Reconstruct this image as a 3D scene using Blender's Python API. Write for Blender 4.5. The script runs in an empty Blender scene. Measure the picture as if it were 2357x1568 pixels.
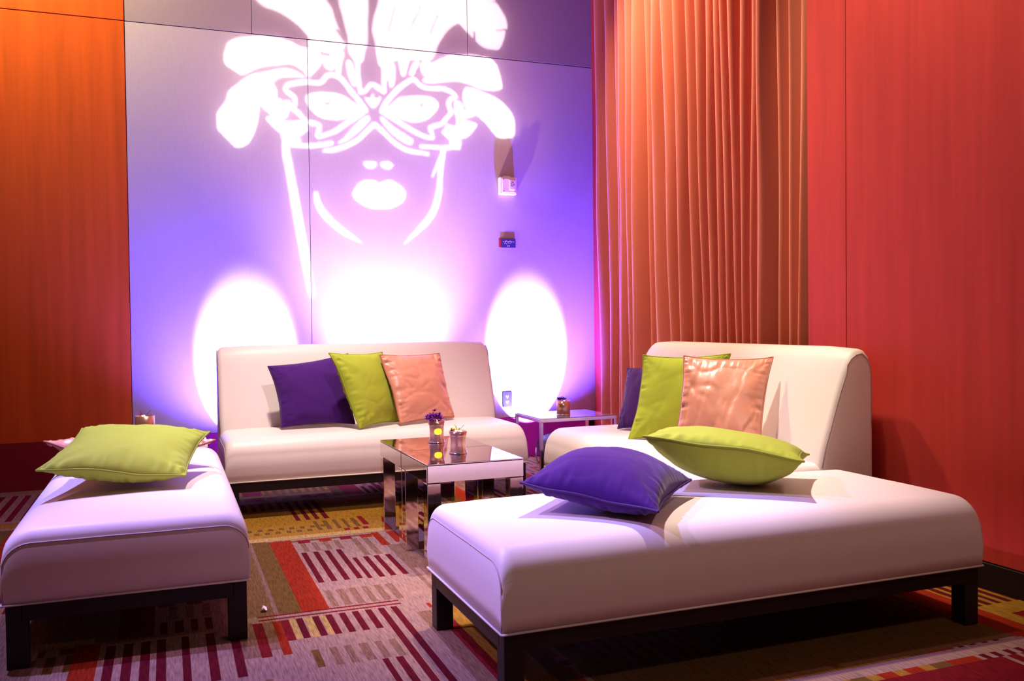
import bpy, bmesh, math, random
import numpy as np
from mathutils import Vector, Matrix, noise
C = bpy.context.scene.collection
PI = math.pi
random.seed(4)

# ------------------------------------------------------------------ helpers
def mesh_obj(name, verts, faces, mat=None, parent=None, smooth=False, mats=None, fm=None):
    me = bpy.data.meshes.new(name)
    me.from_pydata([tuple(map(float, v)) for v in verts], [], faces)
    if mats:
        for m in mats: me.materials.append(m)
        if fm:
            for p, i in zip(me.polygons, fm): p.material_index = i
    elif mat: me.materials.append(mat)
    if smooth:
        for p in me.polygons: p.use_smooth = True
    me.update()
    o = bpy.data.objects.new(name, me)
    C.objects.link(o)
    if parent: o.parent = parent
    return o

def bm_obj(name, bm, mat, parent=None, smooth=False):
    bmesh.ops.recalc_face_normals(bm, faces=bm.faces[:])
    me = bpy.data.meshes.new(name)
    bm.to_mesh(me); bm.free()
    if mat: me.materials.append(mat)
    if smooth:
        for p in me.polygons: p.use_smooth = True
    o = bpy.data.objects.new(name, me)
    C.objects.link(o)
    if parent: o.parent = parent
    return o

def add_box(bm, x0, x1, y0, y1, z0, z1, bev=0.0, seg=2, M=None):
    r = bmesh.ops.create_cube(bm, size=1.0)
    vs = r['verts']
    for v in vs:
        v.co = Vector(((x0+x1)/2 + v.co.x*(x1-x0), (y0+y1)/2 + v.co.y*(y1-y0), (z0+z1)/2 + v.co.z*(z1-z0)))
    if bev > 0:
        es = list({e for v in vs for e in v.link_edges})
        g = bmesh.ops.bevel(bm, geom=es, offset=bev, segments=seg, affect='EDGES', profile=0.5)
        vs = [v for v in bm.verts if v in set(g['verts']) or v in set(vs)] if M else vs
    if M is not None:
        for v in vs: v.co = M @ v.co

def box(name, x0, x1, y0, y1, z0, z1, mat, parent=None, bev=0.0, seg=2):
    bm = bmesh.new(); add_box(bm, x0, x1, y0, y1, z0, z1, bev, seg)
    return bm_obj(name, bm, mat, parent)

def tube_mesh(pts, r, n=8, closed=False):
    """verts, faces of a round tube along pts (r number or list)"""
    P = [Vector(p) for p in pts]; m = len(P)
    V, F = [], []
    up = Vector((0, 0, 1)); prev = None
    for i, p in enumerate(P):
        if closed: t = P[(i+1) % m] - P[i-1]
        else: t = P[min(i+1, m-1)] - P[max(i-1, 0)]
        if t.length < 1e-9: t = Vector((0, 0, 1))
        t.normalize()
        if prev is None:
            a = up if abs(t.z) < .9 else Vector((1, 0, 0))
            nrm = (a - t*a.dot(t)).normalized()
        else:
            nrm = (prev - t*prev.dot(t))
            nrm = nrm.normalized() if nrm.length > 1e-6 else prev
        prev = nrm
        b = t.cross(nrm)
        rr = r[i] if isinstance(r, (list, tuple)) else r
        for k in range(n):
            a = 2*PI*k/n
            V.append(p + nrm*math.cos(a)*rr + b*math.sin(a)*rr)
    for i in range(m if closed else m-1):
        j = (i+1) % m
        for k in range(n):
            l = (k+1) % n
            F.append((i*n+k, i*n+l, j*n+l, j*n+k))
    if not closed:
        F.append(tuple(range(n))[::-1]); F.append(tuple((m-1)*n+k for k in range(n)))
    return V, F

def tubes(name, lines, mat, parent=None, n=8):
    V, F = [], []
    for pts, r, closed in lines:
        v, f = tube_mesh(pts, r, n, closed)
        o = len(V); V += v; F += [tuple(i+o for i in q) for q in f]
    return mesh_obj(name, V, F, mat, parent, smooth=True)

def lathe(name, prof, mat, parent=None, n=40, M=None, smooth=True):
    V, F = [], []
    for r, z in prof:
        for k in range(n):
            a = 2*PI*k/n
            V.append(Vector((r*math.cos(a), r*math.sin(a), z)))
    if M is not None: V = [M @ v for v in V]
    for i in range(len(prof)-1):
        for k in range(n):
            l = (k+1) % n
            F.append((i*n+k, i*n+l, (i+1)*n+l, (i+1)*n+k))
    if prof[0][0] > 1e-4: F.append(tuple(range(n))[::-1])
    if prof[-1][0] > 1e-4: F.append(tuple((len(prof)-1)*n+k for k in range(n)))
    return mesh_obj(name, V, F, mat, parent, smooth=smooth)

def empty(name, loc, rz=0.0):
    o = bpy.data.objects.new(name, None); C.objects.link(o)
    o.location = loc; o.rotation_euler = (0, 0, rz); o.empty_display_size = .1
    return o

def tag(o, label=None, cat=None, group=None, kind=None):
    if label: o['label'] = label
    if cat: o['category'] = cat
    if group: o['group'] = group
    if kind: o['kind'] = kind
    return o

# ------------------------------------------------------------------ materials
def mat(name, col, rough=.6, metal=0.0, bump=0, bscale=200, spec=.5, sheen=0, coat=0, var=0, vscale=6, stretch=(1,1,1), emit=None, estr=0, trans=0, ior=1.45, bdist=.002):
    m = bpy.data.materials.new(name); m.use_nodes = True
    nt = m.node_tree; b = nt.nodes['Principled BSDF']
    b.inputs['Base Color'].default_value = (*col, 1)
    b.inputs['Roughness'].default_value = rough
    b.inputs['Metallic'].default_value = metal
    b.inputs['Specular IOR Level'].default_value = spec
    b.inputs['IOR'].default_value = ior
    b.inputs['Transmission Weight'].default_value = trans
    if sheen:
        b.inputs['Sheen Weight'].default_value = sheen; b.inputs['Sheen Roughness'].default_value = .4
    if coat: b.inputs['Coat Weight'].default_value = coat; b.inputs['Coat Roughness'].default_value = .15
    if emit:
        b.inputs['Emission Color'].default_value = (*emit, 1); b.inputs['Emission Strength'].default_value = estr
    if bump or var:
        tc = nt.nodes.new('ShaderNodeTexCoord'); mp = nt.nodes.new('ShaderNodeMapping')
        mp.inputs['Scale'].default_value = stretch
        nt.links.new(tc.outputs['Object'], mp.inputs['Vector'])
    if bump:
        n = nt.nodes.new('ShaderNodeTexNoise'); n.inputs['Scale'].default_value = bscale; n.inputs['Detail'].default_value = 3
        nt.links.new(mp.outputs[0], n.inputs['Vector'])
        bp = nt.nodes.new('ShaderNodeBump'); bp.inputs['Strength'].default_value = bump; bp.inputs['Distance'].default_value = bdist
        nt.links.new(n.outputs['Fac'], bp.inputs['Height']); nt.links.new(bp.outputs[0], b.inputs['Normal'])
    if var:
        n2 = nt.nodes.new('ShaderNodeTexNoise'); n2.inputs['Scale'].default_value = vscale; n2.inputs['Detail'].default_value = 5
        nt.links.new(mp.outputs[0], n2.inputs['Vector'])
        r = nt.nodes.new('ShaderNodeMapRange'); r.inputs['From Min'].default_value = .3; r.inputs['From Max'].default_value = .7
        r.inputs['To Min'].default_value = 1-var; r.inputs['To Max'].default_value = 1+var
        nt.links.new(n2.outputs['Fac'], r.inputs['Value'])
        mx = nt.nodes.new('ShaderNodeVectorMath'); mx.operation = 'SCALE'; mx.inputs[0].default_value = col
        nt.links.new(r.outputs[0], mx.inputs['Scale']); nt.links.new(mx.outputs[0], b.inputs['Base Color'])
    return m

M = {}
M['leather'] = mat('cream_vinyl', (.74, .66, .62), .42, bump=.12, bscale=900, spec=.35, bdist=.0006)
M['welt'] = mat('cream_welt', (.72, .63, .58), .5)
M['seam'] = mat('cream_seam', (.42, .32, .32), .6)
M['black'] = mat('dark_stained_wood', (.012, .007, .008), .45, spec=.4)
M['purple'] = mat('purple_velveteen', (.055, .009, .145), .85, bump=.25, bscale=600, sheen=.25, spec=.15, bdist=.0008)
M['purple_pipe'] = mat('purple_piping', (.05, .01, .12), .8)
M['green'] = mat('lime_cotton', (.36, .44, .035), .75, bump=.2, bscale=500, sheen=.1, spec=.2, bdist=.0008)
M['green_pipe'] = mat('lime_piping', (.28, .34, .015), .8)
M['peach'] = mat('peach_satin', (.66, .28, .18), .36, bump=.7, bscale=14, spec=1.0, sheen=.25, bdist=.006, stretch=(1, 1, .45))
M['peach_pipe'] = mat('peach_piping', (.45, .15, .09), .5)
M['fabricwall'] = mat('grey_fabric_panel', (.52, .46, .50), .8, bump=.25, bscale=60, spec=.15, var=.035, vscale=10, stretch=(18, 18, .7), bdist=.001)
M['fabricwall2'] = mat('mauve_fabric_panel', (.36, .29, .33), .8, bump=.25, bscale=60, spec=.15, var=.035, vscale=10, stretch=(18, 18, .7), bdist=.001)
M['redwood'] = mat('cherry_veneer', (.60, .056, .046), .5, spec=.12, var=.1, vscale=3, stretch=(7, 7, .35))
M['redwood2'] = mat('cherry_veneer_left', (.61, .100, .014), .5, spec=.15, var=.12, vscale=3, stretch=(7, 7, .35))
M['base'] = mat('baseboard_violet_lit', (.42, .02, .36), .55, spec=.25)  # same dark red wood, with the violet uplight put into its colour
M['base2'] = mat('dark_red_baseboard_left', (.24, .012, .02), .55, spec=.2)
M['gap'] = mat('dark_reveal', (.02, .01, .012), .9)
M['ceil'] = mat('ceiling_paint', (.30, .22, .18), .9)
M['curtain'] = mat('rust_velvet', (.60, .150, .09), .8, bump=.2, bscale=300, sheen=.5, spec=.1, bdist=.001)
M['mirror'] = mat('antique_mirror', (.82, .76, .74), .03, metal=1)
M['mirrorleg'] = mat('antique_mirror_leg', (.80, .72, .68), .06, metal=1, bump=.15, bscale=14, bdist=.002)
M['edge'] = mat('mirror_edge_dark', (.03, .015, .015), .4)
M['chrome'] = mat('chrome', (.8, .78, .82), .12, metal=1)
M['glass'] = mat('smoked_glass_top', (.35, .28, .42), .03, spec=.8, trans=.55)
M['votive'] = mat('copper_mercury_glass', (.62, .33, .25), .22, metal=.75, bump=.3, bscale=60, bdist=.001)
M['wax'] = mat('wax_fill', (.16, .08, .05), .6)
M['flame'] = mat('candle_glow', (1, .6, .05), .5, emit=(1, .56, .0), estr=1.15)
M['orchid'] = mat('purple_petals', (.16, .01, .16), .6, spec=.3)
M['pinkpetal'] = mat('pink_petals', (.55, .04, .30), .6)
M['yellowpetal'] = mat('yellow_petals', (.75, .6, .12), .6)
M['stem'] = mat('dark_stems', (.08, .05, .03), .7)
M['white'] = mat('white_plastic', (.92, .92, .92), .4)
M['lens'] = mat('clear_lens', (.93, .93, .96), .15, spec=.8)
M['bluegrey'] = mat('blue_grey_print', (.12, .12, .3), .5)
M['redprint'] = mat('red_print', (.5, .03, .04), .5)
M['plate'] = mat('dark_plate', (.05, .035, .12), .4)
M['outlet'] = mat('dark_outlet_plate', (.006, .003, .035), .5, spec=.1)
M['blackmetal'] = mat('black_metal', (.02, .02, .022), .4, spec=.5)
M['led'] = mat('led_lens', (.5, .3, .7), .2)
M['gobo'] = mat('gobo_steel', (.02, .02, .02), .6)
M['crystal'] = mat('clear_plastic_wrap', (.9, .7, .85), .1, spec=.9)
# ------------------------------------------------------------------ lamp settings
# beam: x, y, aim height on wall, cone, watts, colour, blend
UPS = [(.545, 6.44, .54, 62, 800, (.62, .55, 1.0), .15), (1.59, 6.44, 1.7, 76, 760, (1.0, .62, .28), 1.0), (2.745, 6.44, .55, 60, 800, (.60, .55, 1.0), .12)]
WASH = [(.46, 6.40, 800), (1.59, 6.42, 40), (2.76, 6.36, 1250)]
GOBO = (3600, 1000, 800)
WARM = (1.0, .83, .72)
LAMPS = [
 ('violet_moving_head', (-.95, 3.95, 4.6), (.35, 3.3, .3), 1500, (.30, .28, 1.0), .05, 44, .3),
 ('violet_moving_head', (-2.3, 3.3, 3.9), (.8, 2.9, .3), 620, (.72, .42, 1.0), .05, 34, .5),
 ('downlight_or_fill', (1.3, 1.6, 4.6), (1.25, 5.9, .7), 420, (1.0, .72, .86), .1, 30, .6),  # pink fill added from the front to lift the back sofa
 ('downlight_or_fill', (1.9, 4.2, 4.7), (1.85, 3.3, 0), 1200, WARM, .08, 37, .7),
 ('downlight_or_fill', (.6, 4.7, 4.7), (.9, 4.8, 0), 1000, WARM, .08, 50, .7),
 ('downlight_or_fill', (2.2, -.6, 4.6), (2.0, 2.6, 0), 170, (1.0, .74, .62), .15, 50, .9),  # fill added from behind the camera to brighten the bench fronts
 ('wall_washer', (-1.5, 5.75, 4.75), (-1.0, 6.8, 4.1), 620, (1.0, .84, .32), .08, 110, 1),
 ('wall_washer', (2.0, 3.2, 4.7), (3.07, 3.1, 3.1), 480, (1.0, 1.0, .60), .08, 54, 1),
 ('wall_washer', (2.2, 1.4, 4.7), (3.07, 1.4, 3.8), 70, WARM, .08, 90, 1),
 ('wall_washer', (1.9, 5.7, 4.7), (3.1, 5.0, 2.5), 900, (1.0, .78, .42), .08, 56, .8),
]
WORLD = ((.36, .16, .16), .24)
FILLS = [
 [(0.421,3.02),(0.436,3.079),(0.454,3.131),(0.506,3.164),(0.562,3.184),(0.667,3.201),(0.766,3.205),(0.851,3.196),(0.915,3.177),(0.966,3.152),(1.024,3.151),(1.097,3.143),(1.111,3.1),(1.118,3.042),(1.057,2.962),(1.02,2.933),(0.985,2.971),(0.934,3.01),(0.877,3.02),(0.805,3.002),(0.705,2.986),(0.627,2.953),(0.571,2.916),(0.536,2.913),(0.488,2.941),(0.441,2.972)],
 [(0.365,2.56),(0.373,2.625),(0.408,2.677),(0.436,2.722),(0.451,2.78),(0.507,2.835),(0.563,2.883),(0.62,2.92),(0.705,2.944),(0.805,2.976),(0.891,2.984),(0.962,2.954),(0.991,2.931),(0.933,2.929),(0.846,2.918),(0.796,2.903),(0.767,2.871),(0.788,2.822),(0.787,2.756),(0.744,2.739),(0.687,2.734),(0.665,2.696),(0.657,2.609),(0.634,2.521),(0.605,2.454),(0.569,2.408),(0.513,2.383),(0.472,2.402),(0.425,2.45),(0.384,2.49),(0.368,2.524)],
 [(0.623,3.5),(0.657,3.461),(0.713,3.417),(0.811,3.392),(0.911,3.337),(0.968,3.292),(1.025,3.232),(1.032,3.166),(1.104,3.137),(1.208,3.124),(1.268,3.145),(1.307,3.223),(1.285,3.251),(1.256,3.315),(1.227,3.379),(1.206,3.458),(1.162,3.52),(1.134,3.576),(1.069,3.656),(0.816,3.661)],
 [(1.252,3.53),(1.273,3.443),(1.301,3.335),(1.322,3.24),(1.321,3.165),(1.35,3.108),(1.395,3.067),(1.434,3.101),(1.446,3.162),(1.466,3.224),(1.471,3.293),(1.479,3.557),(1.473,3.669),(1.368,3.738),(1.276,3.645)],
 [(1.104,3.099),(1.17,3.098),(1.199,3.049),(1.206,3.005),(1.154,3.008),(1.133,3.05)],
 [(1.208,3.132),(1.29,3.14),(1.27,3.056),(1.258,2.976),(1.235,2.978),(1.214,3.036),(1.178,3.092)],
 [(1.312,3.089),(1.342,3.077),(1.364,3.027),(1.374,2.96),(1.37,2.9),(1.347,2.905),(1.322,2.963),(1.308,3.029)],
 [(1.235,2.463),(1.28,2.503),(1.342,2.575),(1.419,2.655),(1.465,2.677),(1.481,2.659),(1.441,2.604),(1.372,2.539),(1.31,2.49),(1.25,2.456)],
 [(0.996,2.773),(1.011,2.803),(1.092,2.828),(1.203,2.834),(1.278,2.817),(1.338,2.784),(1.39,2.751),(1.435,2.709),(1.374,2.674),(1.298,2.647),(1.223,2.634),(1.148,2.632),(1.082,2.654),(1.031,2.702),(1.003,2.744)],
 [(0.672,2.704),(0.701,2.728),(0.758,2.732),(0.801,2.761),(0.829,2.745),(0.887,2.75),(0.882,2.683),(0.856,2.623),(0.813,2.605),(0.77,2.624),(0.728,2.65)],
 [(0.709,2.605),(0.756,2.63),(0.798,2.612),(0.841,2.596),(0.964,2.605),(1.014,2.553),(0.97,2.506),(0.904,2.472),(0.84,2.501),(0.797,2.517),(0.755,2.55)],
 [(0.868,2.47),(0.94,2.482),(0.962,2.454),(0.91,2.428),(0.867,2.433)],
 [(1.441,2.819),(1.483,2.811),(1.503,2.85),(1.525,2.814),(1.568,2.833),(1.536,2.762),(1.505,2.741),(1.474,2.765)],
 [(1.596,2.728),(1.643,2.778),(1.699,2.828),(1.778,2.853),(1.882,2.865),(1.978,2.857),(2.026,2.814),(2.009,2.759),(1.952,2.7),(1.879,2.664),(1.791,2.658),(1.72,2.676),(1.658,2.702)],
 [(1.556,2.672),(1.587,2.674),(1.641,2.625),(1.719,2.576),(1.781,2.542),(1.821,2.514),(1.788,2.481),(1.718,2.507),(1.64,2.564),(1.586,2.621)],
 [(1.632,3.089),(1.671,3.092),(1.679,3.047),(1.677,2.971),(1.661,2.916),(1.637,2.914),(1.627,2.982),(1.625,3.043)],
 [(1.712,3.157),(1.79,3.165),(1.773,3.056),(1.749,3.0),(1.725,3.021),(1.714,3.089)],
 [(1.87,3.134),(1.829,3.115),(1.788,3.026),(1.82,3.018),(1.845,3.062),(1.869,3.103)],
 [(1.881,3.112),(1.95,3.149),(1.957,3.072),(1.932,3.016),(1.9,3.036),(1.885,3.073)],
 [(1.949,3.11),(2.047,3.166),(2.129,3.203),(2.245,3.22),(2.37,3.22),(2.463,3.205),(2.513,3.162),(2.538,3.092),(2.558,2.998),(2.536,2.965),(2.443,2.949),(2.367,2.959),(2.292,2.984),(2.192,2.999),(2.102,2.992),(1.996,2.971),(1.915,2.972),(1.899,2.99),(1.964,3.034),(1.941,3.079)],
 [(2.229,2.924),(2.25,2.957),(2.3,2.961),(2.409,2.93),(2.518,2.891),(2.603,2.826),(2.654,2.758),(2.666,2.678),(2.652,2.597),(2.592,2.581),(2.514,2.584),(2.456,2.64),(2.389,2.707),(2.347,2.74),(2.289,2.771),(2.248,2.8),(2.228,2.853)],
 [(1.562,3.567),(1.525,3.449),(1.506,3.334),(1.526,3.245),(1.54,3.141),(1.562,3.067),(1.624,3.081),(1.703,3.126),(1.854,3.14),(1.966,3.15),(1.999,3.2),(2.033,3.281),(2.099,3.381),(2.19,3.453),(2.248,3.412),(2.313,3.356),(2.371,3.307),(2.438,3.282),(2.532,3.285),(2.576,3.367),(2.589,3.424),(2.609,3.474),(2.595,3.544),(2.553,3.611),(2.503,3.677),(2.461,3.719),(2.336,3.799),(2.089,3.83),(1.768,3.789),(1.595,3.684)],
 [(2.149,2.824),(2.182,2.85),(2.231,2.806),(2.206,2.781),(2.306,2.788),(2.347,2.768),(2.33,2.743),(2.238,2.705),(2.338,2.68),(2.312,2.623),(2.261,2.572),(2.194,2.544),(2.211,2.522),(2.185,2.465),(2.12,2.493),(2.104,2.539),(2.047,2.59),(2.072,2.623),(2.089,2.663),(2.155,2.648),(2.172,2.7),(2.156,2.746)],
 [(1.338,2.085),(1.365,2.139),(1.412,2.182),(1.466,2.196),(1.512,2.187),(1.542,2.173),(1.582,2.19),(1.628,2.2),(1.683,2.179),(1.734,2.139),(1.753,2.094),(1.728,2.039),(1.672,1.998),(1.602,1.977),(1.532,1.974),(1.462,1.983),(1.402,2.008),(1.356,2.04)],
 [(1.425,2.323),(1.476,2.34),(1.525,2.328),(1.513,2.289),(1.475,2.278),(1.44,2.289)],
 [(1.551,2.322),(1.584,2.34),(1.634,2.337),(1.656,2.312),(1.622,2.283),(1.575,2.289)]]
STROKES = [
 [(1.388,3.081,0.0352),(1.394,2.977,0.0317),(1.407,2.858,0.0317)],
 [(1.407,2.854,0.0317),(1.445,2.867,0.0317),(1.477,2.905,0.0317),(1.508,2.922,0.0317),(1.538,2.91,0.0317),(1.578,2.877,0.0317)],
 [(0.845,2.827,0.0211),(0.874,2.866,0.0352),(0.947,2.888,0.0366),(1.02,2.899,0.0366),(1.093,2.895,0.0352),(1.13,2.921,0.0352),(1.161,2.96,0.0352),(1.213,2.965,0.0352),(1.265,2.943,0.0366),(1.302,2.901,0.0366),(1.346,2.845,0.0366),(1.391,2.796,0.0387),(1.447,2.729,0.0282)],
 [(0.845,2.827,0.0211),(0.873,2.807,0.0352),(0.916,2.774,0.0352),(0.921,2.73,0.0352),(0.907,2.693,0.0352),(0.943,2.666,0.0352),(0.986,2.617,0.0352),(1.015,2.599,0.0352),(1.074,2.594,0.0352),(1.097,2.566,0.0352),(1.083,2.502,0.0352),(1.146,2.517,0.0317),(1.221,2.552,0.0352),(1.297,2.609,0.0352),(1.374,2.663,0.0352),(1.455,2.718,0.0246)],
 [(1.514,2.612,0.0352),(1.464,2.575,0.0352),(1.402,2.507,0.0352),(1.34,2.465,0.0352),(1.272,2.431,0.0352),(1.196,2.405,0.0352),(1.133,2.396,0.0317)],
 [(0.881,2.427,0.0317),(1.012,2.426,0.0352),(1.123,2.441,0.0352),(1.179,2.456,0.0352)],
 [(0.84,2.541,0.0423),(0.842,2.424,0.0423),(0.847,2.329,0.0493)],
 [(0.845,2.409,0.0528),(0.904,2.038,0.0634),(0.963,1.67,0.0669),(1.02,1.322,0.0493)],
 [(1.59,2.876,0.0352),(1.595,2.964,0.0352),(1.597,3.086,0.0352)],
 [(1.483,2.917,0.0317),(1.506,2.922,0.0317),(1.536,2.898,0.0317),(1.586,2.874,0.0317)],
 [(1.569,2.726,0.0282),(1.597,2.778,0.0366),(1.644,2.839,0.0366),(1.708,2.909,0.0366),(1.78,2.964,0.0366),(1.828,2.988,0.0352),(1.859,2.96,0.0352),(1.899,2.934,0.0352),(1.979,2.929,0.0352),(2.06,2.934,0.0352),(2.125,2.916,0.0352),(2.166,2.88,0.0317),(2.116,2.852,0.0352),(2.109,2.805,0.0352),(2.127,2.755,0.0352),(2.09,2.71,0.0352),(2.048,2.66,0.0352),(1.991,2.639,0.0352),(1.955,2.619,0.0352),(1.965,2.585,0.0352),(1.97,2.542,0.0317),(1.909,2.552,0.0352),(1.83,2.582,0.0352),(1.751,2.623,0.0352),(1.673,2.665,0.0352),(1.576,2.715,0.0282)],
 [(1.501,2.615,0.0352),(1.524,2.613,0.0352),(1.563,2.581,0.0352),(1.624,2.523,0.0352),(1.694,2.468,0.0352),(1.772,2.434,0.0352),(1.851,2.423,0.0352),(1.932,2.418,0.0282)],
 [(1.88,2.471,0.0282),(1.989,2.47,0.0352),(2.111,2.477,0.0352),(2.177,2.481,0.0282)],
 [(2.059,2.458,0.0423),(2.032,2.277,0.0423),(2.018,2.12,0.0493),(1.967,1.962,0.0528),(1.869,1.842,0.0423),(1.735,1.715,0.0127)],
 [(2.051,2.426,0.0352),(1.967,2.246,0.0155)],
 [(1.064,2.074,0.0317),(1.089,1.97,0.0528),(1.188,1.854,0.0528),(1.292,1.778,0.0423),(1.393,1.718,0.0127)]]
CUTS = [
 [(1.09,2.728,0.0063),(1.127,2.69,0.0063),(1.201,2.676,0.0063),(1.261,2.69,0.0063)],
 [(1.135,2.76,0.0113),(1.157,2.747,0.0239),(1.187,2.771,0.0085)],
 [(1.311,2.746,0.0183),(1.312,2.742,0.0183)],
 [(1.784,2.704,0.007),(1.855,2.71,0.007),(1.944,2.762,0.0063)],
 [(1.874,2.803,0.0127),(1.893,2.795,0.0211),(1.876,2.772,0.0099)],
 [(1.728,2.766,0.0183),(1.731,2.763,0.0169)],
 [(1.965,2.803,0.0183),(1.967,2.799,0.0169)],
 [(2.517,3.436,0.007),(2.62,3.453,0.0155)],
 [(1.686,3.536,0.0056),(1.632,3.332,0.0056)],
 [(1.892,3.559,0.0056),(1.793,3.349,0.0056)],
 [(2.028,3.505,0.0056),(1.961,3.351,0.0056)],
 [(2.331,3.405,0.0141),(2.326,3.341,0.0282)],
 [(2.054,3.089,0.007),(2.12,3.101,0.007)],
 [(1.988,2.99,0.007),(2.046,3.053,0.007)],
 [(2.486,3.659,0.0099),(2.571,3.669,0.0183)],
 [(0.891,3.021,0.0056),(0.992,2.971,0.0056),(1.028,2.938,0.0056)],
 [(1.241,3.306,0.0183),(1.299,3.223,0.0141)],
 [(0.743,2.717,0.0056),(0.886,2.706,0.0056)],
 [(0.826,2.562,0.0056),(0.963,2.564,0.0056)],
 [(2.097,2.624,0.0056),(2.254,2.635,0.0056)],
 [(1.433,2.073,0.0049),(1.619,2.084,0.0049)],
 [(1.474,3.218,0.0282),(1.505,3.228,0.0493)]]
# ------------------------------------------------------------------ room
WY = 6.795          # back wall plane
XB = -.232          # where the wood panels give way to fabric panels
def panels(name, rects, axis, plane, thick, mat_, gapmat, bounds):
    """a panelled wall: proud panels over a dark backing; axis 'y' = wall facing -Y, 'x' = wall facing -X"""
    bm = bmesh.new()
    for a0, a1, z0, z1 in rects:
        if axis == 'y': add_box(bm, a0+.002, a1-.002, plane, plane+thick, z0+.003, z1-.003, .0015, 1)
        else: add_box(bm, plane, plane+thick, a0+.002, a1-.002, z0+.003, z1-.003, .0015, 1)
    o = bm_obj(name, bm, mat_)
    a0, a1, z0, z1 = bounds
    if axis == 'y': b = box('panel_backing', a0, a1, plane+.012, plane+thick+.1, z0, z1, gapmat, o)
    else: b = box('panel_backing', plane+.012, plane+thick+.1, a0, a1, z0, z1, gapmat, o)
    return tag(o, kind='structure')
HB = .32
ZC = 4.9
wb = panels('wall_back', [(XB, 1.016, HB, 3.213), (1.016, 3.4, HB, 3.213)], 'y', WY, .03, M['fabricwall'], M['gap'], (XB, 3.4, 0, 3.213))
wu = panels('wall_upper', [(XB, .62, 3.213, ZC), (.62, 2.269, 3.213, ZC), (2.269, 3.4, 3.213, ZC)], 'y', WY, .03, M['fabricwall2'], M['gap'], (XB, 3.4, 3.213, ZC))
wl = panels('wall_left', [(-2.9, XB, HB, 3.213), (-2.9, XB, 3.213, ZC)], 'y', WY-.006, .036, M['redwood2'], M['gap'], (-2.9, XB, 0, ZC))
tag(box('baseboard_left', -2.9, XB-.003, WY-.014, WY+.05, 0, HB, M['base2'], bev=.002), kind='structure')
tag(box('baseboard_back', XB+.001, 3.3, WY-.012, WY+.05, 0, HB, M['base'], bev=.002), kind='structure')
RX = 3.0745
wr = panels('wall_right', [(3.473, 3.753, .105, ZC), (1.95, 3.473, .105, ZC), (.2, 1.95, .105, ZC), (-1.2, .2, .105, ZC)], 'x', RX, .03, M['redwood'], M['gap'], (-1.2, 3.753, 0, ZC))
tag(box('baseboard_right', RX-.012, RX+.05, -1.2, 3.753, 0, .105, M['black'], bev=.002), kind='structure')
tag(box('wall_recess', 3.36, 3.44, 3.74, WY+.1, 0, ZC, M['redwood']), kind='structure')
tag(box('ceiling', -2.9, 3.5, -1.2, WY+.1, ZC, ZC+.08, M['ceil']), kind='structure')

# ------------------------------------------------------------------ carpet (woven pattern as faces of the floor)
PAL = [tuple(c*.86 for c in q) for q in [(.37, .215, .145), (.25, .125, .07), (.12, .006, .012), (.31, .024, .006), (.36, .175, .02), (.50, .31, .08), (.16, .078, .016), (.20, .009, .011)]]
gx0, gx1, gy0, gy1, gs = -2.9, 3.4, -.2, 6.83, .005
nx, ny = int((gx1-gx0)/gs), int((gy1-gy0)/gs)
G = np.zeros((ny, nx), int)
def pr(x0, x1, y0, y1, c):
    i0, i1 = sorted((int(round((x0-gx0)/gs)), int(round((x1-gx0)/gs))))
    j0, j1 = sorted((int(round((y0-gy0)/gs)), int(round((y1-gy0)/gs))))
    G[max(j0, 0):max(j1, 0), max(i0, 0):max(i1, 0)] = c
def stripes(x0, x1, y0, y1, c, pitch=.0515, w=.026):
    x = x0
    while x < x1-.01:
        pr(x, x+w, y0, y1, c); x += pitch
rnd = random.Random(11)
bw, bh = .62, 1.23
for bi in range(-6, 8):
    for bj in range(-2, 8):
        x0 = .37+bi*bw; y0 = 3.47+(bj-2)*bh + (0 if bi % 2 == 0 else .41)
        base = rnd.choice([0, 0, 4, 1]); pr(x0, x0+bw, y0, y0+bh, base)
        pr(x0, x0+.07, y0, y0+bh, rnd.choice([6, 1, 4]))
        pr(x0+.07, x0+.19, y0+.02, y0+bh*.95, rnd.choice([3, 3, 7]))
        cs = rnd.choice([2, 2, 7]); t = rnd.choice([1, 6])
        stripes(x0+.21, x0+.41, y0+.37, y0+.90, cs)
        stripes(x0+.42, x0+.62, y0+.36, y0+.72, cs)
        stripes(x0+.21, x0+.62, y0+.02, y0+.24, t)
        stripes(x0+.24, x0+.62, y0+.92, y0+1.08, t, .06, .03)
        for k in range(4): pr(x0+.2+k*.105, x0+.26+k*.105, y0+1.09, y0+1.15, rnd.choice([3, 7, 6]))
        pr(x0, x0+bw, y0-.055, y0-.01, rnd.choice([5, 0, 7]))
        if rnd.random() < .5: stripes(x0+.3, x0+.55, y0-.6, y0-.06, 2)
# the part in view between the seats, block by block
pr(.15, 1.25, 3.47, 4.66, 0); pr(.20, .38, 3.47, 4.66, 1); pr(.38, .45, 3.47, 4.66, 6)
pr(.45, .475, 3.47, 4.65, 6); pr(.465, .568, 3.47, 4.65, 3)
for k in range(4): pr(.60+k*.105, .66+k*.105, 4.56, 4.63, 3 if k % 2 else 7)
pr(.568, .98, 4.60, 4.63, 6)
for k in range(4): pr(.60+k*.105, .66+k*.105, 4.56, 4.63, 3 if k % 2 else 7)
pr(.98, 1.02, 4.36, 4.65, 3); pr(1.06, 1.11, 4.40, 4.65, 3)
for x in (.583, .638, .694, .748): pr(x, x+.027, 3.833, 4.368, 2); pr(x+.02, x+.045, 4.38, 4.56, 1)
for x in (.793, .845, .897, .949): pr(x, x+.024, 3.822, 4.183, 2)
for x in (.86, .915): pr(x, x+.028, 4.2, 4.56, 1)
stripes(.584, .87, 3.49, 3.712, 1, .0515, .028)
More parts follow.
